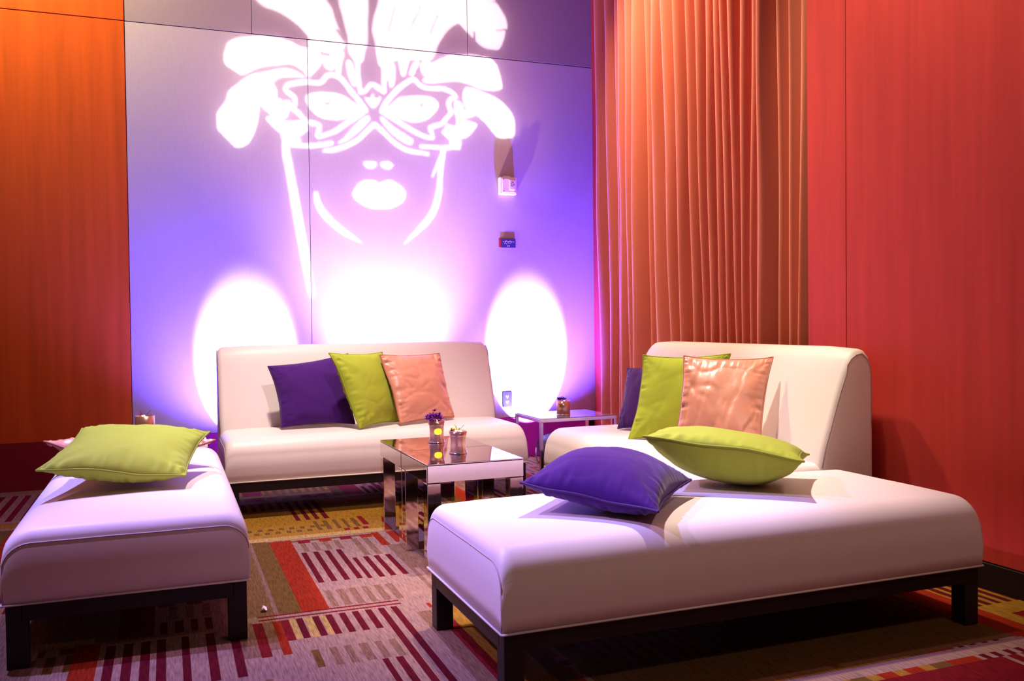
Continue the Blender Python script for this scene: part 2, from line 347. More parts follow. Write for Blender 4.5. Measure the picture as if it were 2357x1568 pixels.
pr(1.0, 1.45, 3.25, 4.36, 1); stripes(1.02, 1.45, 3.5, 3.9, 0, .0515, .022); stripes(1.12, 1.45, 3.95, 4.2, 6, .0515, .022)
pr(.28, .845, 3.415, 3.475, 0); pr(.30, .842, 3.462, 3.474, 7); pr(.30, .842, 3.418, 3.435, 7)
pr(-.30, .742, 2.0, 3.41, 0); pr(.2, .275, 3.05, 3.41, 1)
pr(.277, .31, 3.04, 3.40, 7); pr(.31, .345, 3.1, 3.40, 1); pr(.345, .375, 3.04, 3.40, 3); pr(.375, .405, 3.17, 3.40, 7)
for x, c in ((.405, 5), (.43, 2), (.46, 5), (.49, 2), (.518, 5), (.54, 2), (.59, 2), (.64, 2), (.69, 2)): pr(x, x+.028 if c == 5 else x+.025, 3.175, 3.40, c)
stripes(.494, .742, 2.885, 3.05, 1)
stripes(.435, .47, 2.885, 3.05, 6)
pr(.639, .662, 1.8, 2.88, 2); pr(.687, .71, 1.8, 2.88, 2)
pr(.735, .93, 1.8, 3.40, 0); pr(.742, .767, 1.8, 3.40, 2); pr(.79, .816, 1.8, 3.40, 2); pr(.87, .93, 1.8, 3.3, 1)
pr(.93, .975, 1.8, 3.26, 7); pr(.975, 1.1, 1.8, 3.3, 4); pr(1.1, 1.16, 1.8, 3.3, 6)
for x in (-.21, -.155, -.1, -.049, .028, .11, .19): pr(x, x+.028, 2.9, 3.36, 2)
stripes(-.25, .3, 2.5, 2.85, 1); pr(-.31, -.23, 2.3, 3.4, 3); pr(-.9, -.42, 2.6, 3.9, 1)
pr(.2, 1.25, 4.665, 4.745, 5); pr(.1, 1.3, 4.745, 5.66, 4)
for k in range(9): pr(.30+k*.055, .325+k*.055, 4.82, 4.87, 6); pr(.325+k*.055, .352+k*.055, 4.90, 4.95, 6)
stripes(.74, 1.0, 4.82, 5.05, 6, .0515, .022)
for x in (.66, .713, .763, .817): pr(x, x+.026, 5.1, 5.66, 2)
for x in (.90, .95, 1.0): pr(x-.03, x, 4.76, 4.81, 7)
pr(.99, 1.02, 4.85, 5.08, 7)
stripes(.35, .66, 5.45, 5.66, 2); pr(.3, 1.3, 5.68, 5.75, 0)
pr(2.70, 2.83, 1.8, 3.1, 3); pr(2.83, 3.2, 1.8, 3.1, 4); stripes(2.845, 3.1, 2.52, 3.1, 2, .0515, .028); pr(2.9, 3.1, 2.35, 2.42, 7)
pr(1.2, 2.7, 2.24, 3.1, 6); stripes(1.25, 2.7, 2.5, 2.9, 2); pr(1.4, 2.72, 2.16, 2.23, 0); pr(1.4, 2.9, 1.9, 2.12, 7); stripes(2.5, 2.9, 1.9, 2.12, 0, .06, .02)
pr(-2.9, -.65, 5.5, 6.83, 0); stripes(-2.9, -.65, 5.75, 6.6, 7, .075, .034); pr(-2.9, -.65, 5.55, 5.7, 4)
V, F, FI = [], [], []
open_ = {}
def emit(x0, x1, y0, y1, c):
    o = len(V); X0, X1, Y0, Y1 = gx0+x0*gs, gx0+x1*gs, gy0+y0*gs, gy0+y1*gs
    V.extend([(X0, Y0, 0), (X1, Y0, 0), (X1, Y1, 0), (X0, Y1, 0)]); F.append((o, o+1, o+2, o+3)); FI.append(c)
for j in range(ny):
    row = G[j]; ch = np.flatnonzero(np.diff(row))+1
    st = [0]+ch.tolist(); en = ch.tolist()+[nx]
    runs = {(a, b, int(row[a])) for a, b in zip(st, en)}
    for k in list(open_):
        if k not in runs: emit(k[0], k[1], open_.pop(k), j, k[2])
    for k in runs:
        if k not in open_: open_[k] = j
for k, j0 in open_.items(): emit(k[0], k[1], j0, ny, k[2])
CM = []
for i, c in enumerate(PAL):
    m = mat('carpet_yarn_%s' % ['beige', 'tan', 'maroon', 'orange', 'mustard', 'straw', 'olive', 'red'][i], c, .95, bump=.9, bscale=260, spec=.05, var=.38, vscale=22, stretch=(9, .7, 1), bdist=.004)
    CM.append(m)
fl = mesh_obj('floor', V, F, mats=CM, fm=FI)
tag(fl, kind='structure')

# ------------------------------------------------------------------ upholstery
def eround(d, r):
    d = max(d, 0.0)
    return 0.0 if d >= r else r - math.sqrt(max(r*r-(r-d)**2, 0))
def axis_pts(L, r, n=14, k=7):
    a = [r*(1-math.cos(PI/2*i/k)) for i in range(k+1)]
    mid = [r + (L-2*r)*i/n for i in range(1, n)]
    return a + mid + [L-x for x in reversed(a)]
def cushion(name, L, D, zb, Z, rx, ryf, ryb, crown, parent, x0=0, y0=0, seed=0):
    xs = axis_pts(L, rx); ys = axis_pts(D, max(ryf, .02))
    def top(x, y):
        c = crown*(1-(2*x/L-1)**4)*(1-(2*y/D-1)**4)
        return Z + c - eround(min(x, L-x), rx) - eround(y, ryf) - eround(D-y, ryb) + .0015*noise.noise(Vector((x*5, y*5, seed)))
    V, F = [], []; nX, nY = len(xs), len(ys)
    for x in xs:
        for y in ys: V.append((x0+x, y0+y, top(x, y)))
    idx = lambda i, j: i*nY+j
    for i in range(nX-1):
        for j in range(nY-1): F.append((idx(i, j), idx(i+1, j), idx(i+1, j+1), idx(i, j+1)))
    ring = [(i, 0) for i in range(nX)]+[(nX-1, j) for j in range(1, nY)]+[(i, nY-1) for i in range(nX-2, -1, -1)]+[(0, j) for j in range(nY-2, 0, -1)]
    m = len(ring); levels = [.97, .6, .3, 0]
    prev = [idx(i, j) for i, j in ring]
    for lv in levels:
        cur = []
        for i, j in ring:
            x, y = xs[i], ys[j]; zt = top(x, y)
            z = zb+(zt-zb)*lv
            bul = .006*math.sin(PI*min(1, (z-zb)/(Z-zb))) if lv < .97 else .002
            nxv = (-1 if i == 0 else (1 if i == nX-1 else 0)); nyv = (-1 if j == 0 else (1 if j == nY-1 else 0))
            cur.append(len(V)); V.append((x0+x+nxv*bul, y0+y+nyv*bul, z))
        for k in range(m):
            l = (k+1) % m
            F.append((prev[k], cur[k], cur[l], prev[l]))
        prev = cur
    F.append(tuple(reversed(prev)))
    o = mesh_obj(name, V, F, M['leather'], parent, smooth=True)
    # piping: round the bottom, and round each end panel
    lines = [([(x0-.002, y0-.002, zb+.003), (x0+L+.002, y0-.002, zb+.003), (x0+L+.002, y0+D+.002, zb+.003), (x0-.002, y0+D+.002, zb+.003)], .0035, True)]
    w = tubes('welt', [([(x0-.003+(x0+L+.003-x0+.003)*t, y0-.003, zb+.004) for t in (0, .5, 1)], .0038, False),
                       ([(x0-.003, y0-.003+(D+.006)*t, zb+.004) for t in (0, .5, 1)], .0038, False),
                       ([(x0+L+.003, y0-.003+(D+.006)*t, zb+.004) for t in (0, .5, 1)], .0038, False)], M['welt'], o)
    for xe in (0, L):
        pts = [(x0+(xe if xe else -.0012)+(.0012 if xe else 0), y0+.002, zb+.006+(top(xe, 0)-zb-.01)*t) for t in (0, .3, .6, .9)]
        pts += [(x0+(xe+.0005 if xe else -.0005), y0+y, top(xe, y)-.001) for y in ys[1:]]
        tubes('seam', [(pts, .0026, False)], M['seam'], o)
    return o

def legs_frame(root, L, D, ins=.008):
    w = .062
    for x in (ins, L-ins-w):
        for y in (ins, D-ins-w):
            box('leg', x, x+w, y, y+w, 0, .155, M['black'], root, bev=.003)
    bm = bmesh.new()
    add_box(bm, ins, L-ins, ins, ins+.045, .152, .206, .002, 1)
    add_box(bm, ins, L-ins, D-ins-.045, D-ins, .152, .206, .002, 1)
    add_box(bm, ins, ins+.045, ins+.045, D-ins-.045, .152, .206, .002, 1)
    add_box(bm, L-ins-.045, L-ins, ins+.045, D-ins-.045, .152, .206, .002, 1)
    add_box(bm, ins+.045, L-ins-.045, ins+.045, D-ins-.045, .19, .205)
    bm_obj('frame', bm, M['black'], root)

def bench(loc, rz, L, D, label, group):
    r = empty('bench_ottoman', loc, rz)
    tag(r, label, 'bench', group)
    legs_frame(r, L, D)
    cushion('cushion', L, D, .207, .452, .045, .085, .085, .018, r)
    return r

def sofa(loc, rz, L, label, group):
    D = .86
    r = empty('armless_sofa', loc, rz); tag(r, label, 'sofa', group)
    legs_frame(r, L, D)
    cushion('seat_cushion', L, .66, .207, .447, .05, .10, .03, .012, r)
    prof = [(.545, .207), (.552, .43), (.572, .52), (.60, .60), (.633, .70), (.662, .78), (.690, .855), (.712, .905), (.735, .940), (.762, .960), (.792, .966), (.820, .957), (.842, .932), (.854, .895), (.860, .84), (.862, .6), (.862, .207)]
    xs = axis_pts(L, .03, 10, 5)
    cx, cz = .72, .55
    V, F = [], []; n = len(prof)
    for x in xs:
        e = eround(min(x, L-x), .03)
        top_e = eround(min(x, L-x), .06)
        for y, z in prof:
            yy = y+(e if y < .7 else (-e if y > .8 else 0)); zz = z-(top_e*max(0, (z-.8)/.166)) if z > .8 else z
            V.append((x, yy, zz))
    for i in range(len(xs)-1):
        for j in range(n):
            k = (j+1) % n
            F.append((i*n+j, i*n+k, (i+1)*n+k, (i+1)*n+j))
    F.append(tuple(range(n))[::-1]); F.append(tuple((len(xs)-1)*n+j for j in range(n)))
    b = mesh_obj('backrest', V, F, M['leather'], r, smooth=True)
    bevl = b.modifiers.new('bev', 'BEVEL'); bevl.width = .01; bevl.segments = 3; bevl.limit_method = 'ANGLE'; bevl.angle_limit = 1.0
    for x, s in ((0, -1), (L, 1)):
        pts = []
        for y, z in prof[1:-1]:
            e = .03; yy = y+(e*.55 if y < .7 else (-e*.55 if y > .8 else 0)); zz = z-.03*max(0, (z-.8)/.166) if z > .8 else z
            pts.append((x-s*.004, yy, zz))
        tubes('seam', [(pts, .0032, False)], M['seam'], b)
    return r

SG = 'cream armless lounge sofas'; BG = 'cream bench ottomans'
sofa((.297, 5.25, 0), 0, 1.82, 'long cream armless sofa against the violet lit back wall, behind the mirrored tables', SG)
sofa((2.148, 5.04, 0), -PI/2, 1.82, 'cream armless sofa with high back standing by the rust curtain and red wall', SG)
bench((.873, 2.37, 0), 0, 1.825, .765, 'cream backless bench ottoman in the right foreground holding a purple and a lime pillow', BG)
bench((-.505, 5.06, 0), -PI/2, 1.82, .76, 'lavender lit cream bench ottoman at left foreground under the pale green pillow', BG)

# ------------------------------------------------------------------ pillows
def pillow(corners, t, matk, label, group, tb=None, pinch=.085, wr=.006, cre=None, seed=1, n=64, cat='pillow', name='throw_pillow', flip=False):
    cre = cre if cre is not None else (.8 if matk == 'peach' else .35)
    c = [Vector(p) for p in corners]           # 00,10,11,01
    ctr = sum(c, Vector())/4
    nrm = ((c[1]-c[0]).cross(c[3]-c[0])).normalized()
    if flip: nrm = -nrm
    tb = t if tb is None else tb
    cl = [p-ctr for p in c]
    def base(u, v):
        # u,v in -1..1 ; edges pinch inwards between the corners
        uu = u*(1-pinch*(1-v*v)*abs(u)); vv = v*(1-pinch*(1-u*u)*abs(v))
        a, b = (uu+1)/2, (vv+1)/2
        return cl[0]*(1-a)*(1-b)+cl[1]*a*(1-b)+cl[2]*a*b+cl[3]*(1-a)*b
    def h(u, v):
        a = max(0, 1-abs(u)**2.3); b = max(0, 1-abs(v)**2.3)
        return (a*b)**.52
    def ear(u, v):
        return .012*noise.noise(Vector((u*1.6+seed, v*1.6, 4)))*max(abs(u), abs(v))**4
    def wrk(u, v, s):
        ed = max(abs(u), abs(v)); e1 = 1-ed
        w = math.exp(-(e1/.20)**2)*min(1, e1*16)
        q = (v if abs(u) > abs(v) else u)
        f = noise.noise(Vector((q*11+seed*3.1, s*5.0, e1*1.2)))+.55*noise.noise(Vector((q*24+seed, s*9.0, e1*1.5)))
        g = noise.noise(Vector((u*1.7+seed, v*1.7, s*3.0)))
        rg_ = 0
        for k in range(2):
            an = seed*1.9+k*1.3+s; x = (u*math.cos(an)+v*math.sin(an)); y = (-u*math.sin(an)+v*math.cos(an))
            t_ = noise.noise(Vector((x*2.6+.35*noise.noise(Vector((x*2, y*2, seed))), y*.8, seed*2.7+k*9+s*4)))
            rg_ += max(0, 1-abs(t_)*5.5)**2*(.7+.6*noise.noise(Vector((u*1.3, v*1.3, seed+k*5))))
        dg = 0
        for su in (-1, 1):
            for sv in (-1, 1):
                du, dv = 1-su*u, 1-sv*v; r_ = math.hypot(du, dv)
                ph = math.atan2(dv, du); dg += math.sin(ph*9+seed+su*2+sv)*math.exp(-(r_/.55)**2)*min(1, r_*3)
        hh = h(u, v)
        return wr*(1.5*f*w) + wr*(1.0*g - 1.0*rg_*cre + .55*dg)*min(1, hh*1.6)
    us = [math.sin(PI/2*(-1+2*i/n)) for i in range(n+1)]
    V, F = [], []
    def sh(s, th):
        ids = {}
        for i, u in enumerate(us):
            for j, v in enumerate(us):
                if s < 0 and (i in (0, n) or j in (0, n)): ids[i, j] = top[i, j]; continue
                ids[i, j] = len(V)
                V.append(base(u, v)+nrm*(s*(th*h(u, v)+wrk(u, v, s))+ear(u, v)))
        return ids
    top = sh(1, t); bot = sh(-1, tb)
    for i in range(n):
        for j in range(n):
            q = (top[i, j], top[i+1, j], top[i+1, j+1], top[i, j+1]); F.append(q if not flip else q[::-1])
            q = (bot[i, j], bot[i, j+1], bot[i+1, j+1], bot[i+1, j]); F.append(q if not flip else q[::-1])
    o = mesh_obj(name, V, F, M[matk], None, smooth=True)
    o.location = ctr
    rim = [(u, -1) for u in us]+[(1, v) for v in us[1:]]+[(u, 1) for u in reversed(us[:-1])]+[(-1, v) for v in reversed(us[1:-1])]
    rim = [base(u, v)*1.004+nrm*ear(u, v) for u, v in rim]
    tubes('piping', [(rim, .0045, True)], M[matk+'_pipe'], o, n=8)
    return tag(o, label, cat, group)

PG = 'square throw pillows'
pillow([(.645, 5.585, .475), (1.09, 5.585, .475), (1.093, 5.80, .903), (.588, 5.74, .84)], .075, 'purple', 'purple pillow leaning on the back sofa, leftmost of its three pillows', PG, seed=1)
pillow([(1.083, 5.368, .47), (1.387, 5.62, .47), (1.297, 5.70, .91), (.925, 5.50, .92)], .07, 'green', 'lime green pillow in the middle of the back sofa between purple and peach', PG, seed=2, pinch=.06, wr=.008)
pillow([(1.345, 5.44, .475), (1.76, 5.66, .475), (1.70, 5.78, .89), (1.262, 5.60, .897)], .07, 'peach', 'shiny peach satin pillow on the back sofa, right of the lime one', PG, seed=3, pinch=.05, wr=.008)
pillow([(2.46, 4.68, .47), (2.60, 4.36, .47), (2.72, 4.55, .86), (2.66, 4.92, .80)], .06, 'purple', 'purple pillow mostly hidden behind the upright lime pillow on the right sofa', PG, seed=4)
pillow([(2.324, 4.289, .46), (2.62, 3.93, .46), (2.76, 3.98, .915), (2.45, 4.35, .905)], .06, 'green', 'lime green pillow standing upright on the right sofa behind the peach satin pillow', PG, seed=5, wr=.007)
pillow([(2.26, 3.74, .462), (2.53, 3.42, .462), (2.78, 3.655, .91), (2.40, 3.85, .918)], .07, 'peach', 'glossy peach satin pillow facing front on the right sofa', PG, seed=6, wr=.009)
pillow([(1.08, 2.74, .565), (1.39, 2.39, .508), (1.73, 2.74, .53), (1.42, 3.09, .568)], .115, 'purple', 'dark purple pillow lying flat on the right foreground bench', PG, tb=.065, seed=7, wr=.008)
pillow([(1.62, 2.88, .675), (2.06, 2.54, .607), (2.36, 2.88, .565), (1.95, 3.25, .635)], .055, 'green', 'lime green pillow tipped over the purple one on the right foreground bench', PG, tb=.145, seed=8, wr=.008)
pillow([(-.445, 3.63, .585), (.057, 3.68, .51), (.168, 4.12, .635), (-.335, 4.16, .675)], .075, 'green', 'pale lit green pillow lying on top of a satin one on the left bench', PG, tb=.085, seed=9, wr=.008)
pillow([(-.50, 4.33, .60), (-.15, 3.98, .52), (.195, 4.25, .58), (-.15, 4.65, .57)], .045, 'peach', 'peach satin pillow squashed beneath the green one on the left bench', PG, tb=.06, seed=10, wr=.016)

# ------------------------------------------------------------------ mirrored cube tables
def mirror_table(x0, y0, label):
    w, hh, ap, lw = .46, .474, .083, .064
    r = empty('mirrored_table', (x0, y0, 0)); tag(r, label, 'table', 'mirrored cube tables')
    g = .0035
    bm = bmesh.new(); add_box(bm, g, w-g, g, w-g, hh-ap+g, hh-g)
    bm_obj('core', bm, M['edge'], r)
    box('tabletop', .0005, w-.0005, .0005, w-.0005, hh-.0045, hh, M['mirror'], r, bev=.0015, seg=2)
    z0, z1 = hh-ap, hh-.007
    box('apron_panel', .004, w-.004, 0, .004, z0, z1, M['mirror'], r, bev=.0012)
    box('apron_panel', .004, w-.004, w-.004, w, z0, z1, M['mirror'], r, bev=.0012)
    box('apron_panel', 0, .004, .004, w-.004, z0, z1, M['mirror'], r, bev=.0012)
    box('apron_panel', w-.004, w, .004, w-.004, z0, z1, M['mirror'], r, bev=.0012)
    for x in (.002, w-lw-.002):
        for y in (.002, w-lw-.002):
            box('leg', x, x+lw, y, y+lw, 0, z0-.0025, M['mirrorleg'], r, bev=.003)
    return r
mirror_table(1.058, 3.81, 'front mirrored cube table, nearest the right foreground bench, with a short copper votive')
mirror_table(1.058, 4.274, 'rear mirrored cube table behind the front one, with the purple flowered votive')

# ------------------------------------------------------------------ side tables with a chrome frame and glass top
def side_table(x0, y0, w, d, label):
    h = .46; t = .022
    r = empty('side_table', (x0, y0, 0)); tag(r, label, 'table', 'chrome framed side tables')
    for x in (0, w-t):
        for y in (0, d-t): box('leg', x, x+t, y, y+t, 0, h-t, M['chrome'], r, bev=.0015)
    bm = bmesh.new()
    add_box(bm, 0, w, 0, t, h-t, h, .0015, 1); add_box(bm, 0, w, d-t, d, h-t, h, .0015, 1)
    add_box(bm, 0, t, t, d-t, h-t, h, .0015, 1); add_box(bm, w-t, w, t, d-t, h-t, h, .0015, 1)
    bm_obj('top_rail', bm, M['chrome'], r)
    box('glass_top', t*.5, w-t*.5, t*.5, d-t*.5, h-.004, h+.003, M['glass'], r, bev=.001)
    return r
side_table(2.262, 5.376, .56, .46, 'chrome framed glass side table in the corner between the two sofas')
side_table(-.36, 5.12, .56, .46, 'side table behind the left bench, hidden except for its copper votive')

# ------------------------------------------------------------------ votives
def votive(loc, label, r0, hgt, straight=False, glow=False, blooms=None, seed=0):
    e = empty('votive_vase', loc); tag(e, label, 'votive holder', 'copper glass votives')
    rg = random.Random(seed)
    if straight: outer = [(r0*.96, 0), (r0, .004), (r0, hgt*.5), (r0, hgt)]
    else: outer = [(r0*.93, 0), (r0*.98, .004), (r0*.93, .012), (r0*.86, hgt*.25), (r0*.84, hgt*.5), (r0*.89, hgt*.75), (r0*1.04, hgt)]
    inner = [(r-.0035, z) for r, z in reversed(outer) if z > .01]+[(.001, .014)]
    lathe('glass', outer+inner, M['votive'], e)
    lathe('base_rim', [(r0*1.0, .0), (r0*1.05, .003), (r0*1.0, .007)], M['chrome'], e)
    lathe('filling', [(.001, hgt*.8), (r0*.78, hgt*.8), (r0*.76, hgt*.76)], M['wax'], e)
    if glow:
        # warm window of light where the candle shines through the thin coating
        V, F = [], []; n = 14; m = 10
        for j in range(m+1):
            for i in range(n+1):
                p, q = i/n*2-1, j/m*2-1
                x_, z_ = p*math.sqrt(1-q*q*.42), q*math.sqrt(1-p*p*.42)
                a = (-PI/2-.06)+x_*.56; z = hgt*(.53+.14*z_); t_ = z/hgt
                rr = r0*(.84 if not straight else 1.0)*(1+.02*abs(t_-.5))+.0022
                V.append((rr*math.cos(a), rr*math.sin(a), z))
        for j in range(m):
            for i in range(n):
                q = j*(n+1)+i; F.append((q, q+1, q+n+2, q+n+1))
        mesh_obj('candle_glow', V, F, M['flame'], e, smooth=True)
    for (k, cnt, spread, up, sz) in blooms or []:
        V, F = [], []
        for q in range(cnt):
            a = rg.uniform(0, 2*PI); rr = spread*math.sqrt(rg.random()); z = hgt+up*(1-rr/spread*.8)*rg.uniform(.2, 1)
            cx, cy = rr*math.cos(a)+(-.012 if k != 'yellowpetal' else -.02), rr*math.sin(a)
            for p in range(5):
                b = 2*PI*p/5+rg.random(); ti = rg.uniform(.2, 1.2)
                d = Vector((math.cos(b)*math.cos(ti), math.sin(b)*math.cos(ti), math.sin(ti))); s = Vector((-math.sin(b), math.cos(b), 0))
                o = Vector((cx, cy, z)); i0 = len(V)
                V += [o, o+d*sz*.5+s*sz*.28, o+d*sz, o+d*sz*.5-s*sz*.28, o+d*sz*.45+d.cross(s)*sz*.18]
                F += [(i0, i0+1, i0+4), (i0+1, i0+2, i0+4), (i0+2, i0+3, i0+4), (i0+3, i0, i0+4)]
        mesh_obj('blossom', V, F, M[k], e)
    ln = []
    for q in range(3):
        a = rg.uniform(0, 6.28); ln.append(([(0, 0, hgt*.85), (.012*math.cos(a), .012*math.sin(a), hgt+.01), (.03*math.cos(a), .03*math.sin(a), hgt+.028)], .0011, False))
    tubes('stem', ln, M['stem'], e, n=5)
    return e
votive((1.306, 4.50, .474), 'waisted copper votive with purple blossom and a glowing candle on the rear mirrored table', .043, .115, glow=True, blooms=[('orchid', 44, .044, .062, .021), ('pinkpetal', 5, .045, .05, .012)], seed=3)
votive((1.29, 4.08, .474), 'shorter copper votive with tiny yellow flowers on the front mirrored table', .042, .108, blooms=[('yellowpetal', 7, .026, .022, .017), ('stem', 5, .03, .012, .014)], seed=5)
votive((2.51, 5.56, .463), 'copper votive with purple sprig on the corner side table', .046, .095, straight=True, blooms=[('orchid', 12, .024, .034, .022)], seed=7)
votive((-.118, 5.30, .463), 'copper votive rising behind the green pillow on the left bench', .05, .145, straight=True, blooms=[('pinkpetal', 3, .018, .018, .014)], seed=9)

# ------------------------------------------------------------------ wall fittings
r = empty('alarm_strobe', (2.583, WY, 2.19)); tag(r, 'white square alarm strobe on the back wall above the small sign', 'alarm')
box('housing', -.072, .072, -.052, 0, -.07, .07, M['white'], r, bev=.008, seg=3)
box('clear_cover', -.055, .06, -.062, -.05, -.056, .056, M['lens'], r, bev=.004)
box('lens', .004, .05, -.070, -.06, -.035, .045, M['lens'], r, bev=.004)
tubes('printed_symbol', [([(.014, -.0715, .005), (.018, -.0715, .018), (.028, -.0715, .024), (.034, -.0715, .018)], .0022, False), ([(.014, -.0715, -.006), (.024, -.0715, .002), (.022, -.0715, -.012)], .0022, False), ([(.030, -.0715, -.014), (.036, -.0715, .0), (.044, -.0715, .012)], .0022, False)], M['bluegrey'], r)
for x in (-.046, .05):
    for z in (-.047, .047): lathe('screw', [(.001, .003), (.0035, .003), (.0038, 0)], M['redprint'], r, n=10, M=Matrix.Translation((x, -.062, z)) @ Matrix.Rotation(PI/2, 4, 'X'))
box('mount_bar', -.03, .03, -.012, 0, .07, .085, M['white'], r, bev=.002)

r = empty('room_sign', (2.592, WY, 1.733)); tag(r, 'small dark blue room sign with white marks on the back wall', 'sign')
box('sign_plate', -.058, .062, -.016, -.004, -.036, .036, M['plate'], r, bev=.002)
box('pink_light_edge', -.078, .05, -.004, 0, -.033, .033, M['redprint'], r, bev=.001)  # red strip imitating the pink light along the sign's left edge
bm = bmesh.new(); rg = random.Random(2)
for x, z, w, h_ in [(-.048, .010, .010, .004), (-.030, .016, .012, .003), (-.030, .006, .006, .008), (-.018, .010, .004, .010), (-.008, .014, .016, .003), (-.008, .006, .012, .003), (.010, .012, .004, .010), (.018, .014, .012, .003), (.034, .010, .014, .003), (.018, .004, .010, .003), (-.036, -.004, .006, .006), (-.024, -.006, .008, .004), (-.004, -.004, .006, .004), (.010, -.006, .006, .004), (-.012, -.026, .008, .008), (.002, -.026, .006, .008)]:
    add_box(bm, x, x+w, -.0175, -.0155, z, z+h_)
bm_obj('sign_marks', bm, M['white'], r)

r = empty('wall_outlet', (2.570, WY, .472)); tag(r, 'dark wall outlet low on the back wall, right of the back sofa', 'outlet')
box('cover_plate', -.041, .041, -.008, 0, -.062, .062, M['outlet'], r, bev=.002)
for z in (.022, -.022):
    bm = bmesh.new()
    add_box(bm, -.012, -.008, -.0095, -.0075, z-.004, z+.008); add_box(bm, .004, .008, -.0095, -.0075, z-.004, z+.008); add_box(bm, -.005, .001, -.0095, -.0075, z-.014, z-.008)
    bm_obj('socket', bm, M['white'], r)

# ------------------------------------------------------------------ curtain
YT = [6.2, 6.064, 5.943, 5.862, 5.751, 5.634, 5.521, 5.442, 5.366, 5.27, 5.104, 4.98, 4.88, 4.772, 4.686, 4.602, 4.502, 4.381, 4.273, 4.178, 4.045, 3.944, 3.858, 3.79]
YB = [6.15, 6.016, 5.918, 5.837, 5.724, 5.624, 5.452, 5.378, 5.3, 5.126, 5.007, 4.888, 4.785, 4.71, 4.625, 4.543, 4.463, 4.385, 4.294, 4.194, 4.058, 3.974, 3.889, 3.80]
V, F = [], []; NZ = 24; K = 14; ncol = (len(YT)-1)*K+1
for iz in range(NZ+1):
    z = .015+(ZC-.05-.015)*iz/NZ; s = min(1, max(0, (z-.9)/3.0))
    for i in range(len(YT)-1):
        a = YT[i]*s+YB[i]*(1-s); b = YT[i+1]*s+YB[i+1]*(1-s); w = a-b
        for k in range(K+(1 if i == len(YT)-2 else 0)):
            t = k/K
            amp = min(.13, w*1.0)*(1+.15*noise.noise(Vector((i*1.7, z*.8, 2))))
            # fold leans towards the far end: steep lit flank, soft long flank, deep valley
            prof_ = math.sin(PI*t**.5)**.7
            dy = .018*noise.noise(Vector((i*2.3, z*1.1, 7)))*math.sin(PI*t)
            V.append((3.205-amp*prof_, a-w*t+dy, z))
for iz in range(NZ):
    for i in range(ncol-1):
        q = iz*ncol+i; F.append((q, q+1, q+ncol+1, q+ncol))
cu = mesh_obj('curtain', V, F, M['curtain'], smooth=True)
sl = cu.modifiers.new('thick', 'SOLIDIFY'); sl.thickness = .004; sl.offset = 1
tag(cu, 'floor length rust velvet curtain in deep folds beside the violet wall', 'curtain')

# ------------------------------------------------------------------ uplights behind the sofa
def par_can(x, y, label, tilt=44):
    r = empty('uplight', (x, y, 0)); tag(r, label, 'light', 'floor uplights behind the sofa')
    Mx = Matrix.Translation((0, 0, .13)) @ Matrix.Rotation(math.radians(-tilt), 4, 'X')
    lathe('can', [(.001, -.10), (.05, -.10), (.085, -.07), (.092, -.02), (.095, .055), (.090, .055), (.085, .02), (.001, .02)], M['blackmetal'], r, M=Mx)
    lathe('lens', [(.001, .024), (.084, .024), (.084, .021)], M['led'], r, M=Mx)
    tubes('yoke', [([(-.115, 0, .13), (-.118, 0, .05), (-.10, 0, .012), (0, 0, .008), (.10, 0, .012), (.118, 0, .05), (.115, 0, .13)], .007, False)], M['chrome'], r)
    box('foot', -.08, .08, -.07, .07, 0, .008, M['blackmetal'], r, bev=.002)
    return r, Mx
UP = [(.56, 6.44, 'violet uplight on the floor behind the back sofa, left end'), (1.59, 6.40, 'warm white uplight on the floor behind the middle of the back sofa'), (2.755, 6.36, 'black uplight on the floor in the corner, seen under the side table')]
def light(name, typ, loc, energy, col, target=None, size=.05, spot=None, blend=.3, parent=None):
    d = bpy.data.lights.new(name, typ); d.energy = energy; d.color = col
    if typ == 'AREA': d.size = size
    else: d.shadow_soft_size = size
    if spot: d.spot_size = math.radians(spot); d.spot_blend = blend
    o = bpy.data.objects.new(name, d); C.objects.link(o); o.location = loc
    if target is not None:
        dr = Vector(target)-Vector(loc); o.rotation_euler = dr.to_track_quat('-Z', 'Y').to_euler()
    return o
VIO = (.10, .06, 1.0)
for i, (x, y, lb) in enumerate(UP):
    par_can(x, y, lb)
for x, y, tz, sp, e, col, bl in UPS:
    light('uplight_beam', 'SPOT', (x, y, .19), e, col, (x, WY, tz), .02, sp, bl)
for x, y, e in WASH:
    light('uplight_wash', 'SPOT', (x, y, .19), e, VIO, (x, WY, 2.4), .02, 125, 1.0)

# ------------------------------------------------------------------ gobo projector high in the room, throwing the masked face
PP = Vector((1.60, .9, 3.95)); GD = .25
r = empty('pattern_projector', PP); tag(r, 'black pattern projector hanging from the ceiling, throwing the masked face', 'projector')
kk = GD/(WY-PP.y)
wx0, wx1, wz0, wz1, ws = .28, 2.80, 1.20, 4.30, .008
NXg, NZg = int((wx1-wx0)/ws), int((wz1-wz0)/ws)
X_, Z_ = np.meshgrid(wx0+(np.arange(NXg)+.5)*ws, wz0+(np.arange(NZg)+.5)*ws)
on = np.zeros_like(X_, bool)
def smooth_poly(P):
    out = []; n = len(P)
    for i in range(n):
        p0, p1, p2, p3 = [np.array(P[(i+k-1) % n]) for k in range(4)]
        for t in (0, .25, .5, .75):
            out.append(.5*((2*p1)+(-p0+p2)*t+(2*p0-5*p1+4*p2-p3)*t*t+(-p0+3*p1-3*p2+p3)*t**3))
    return out
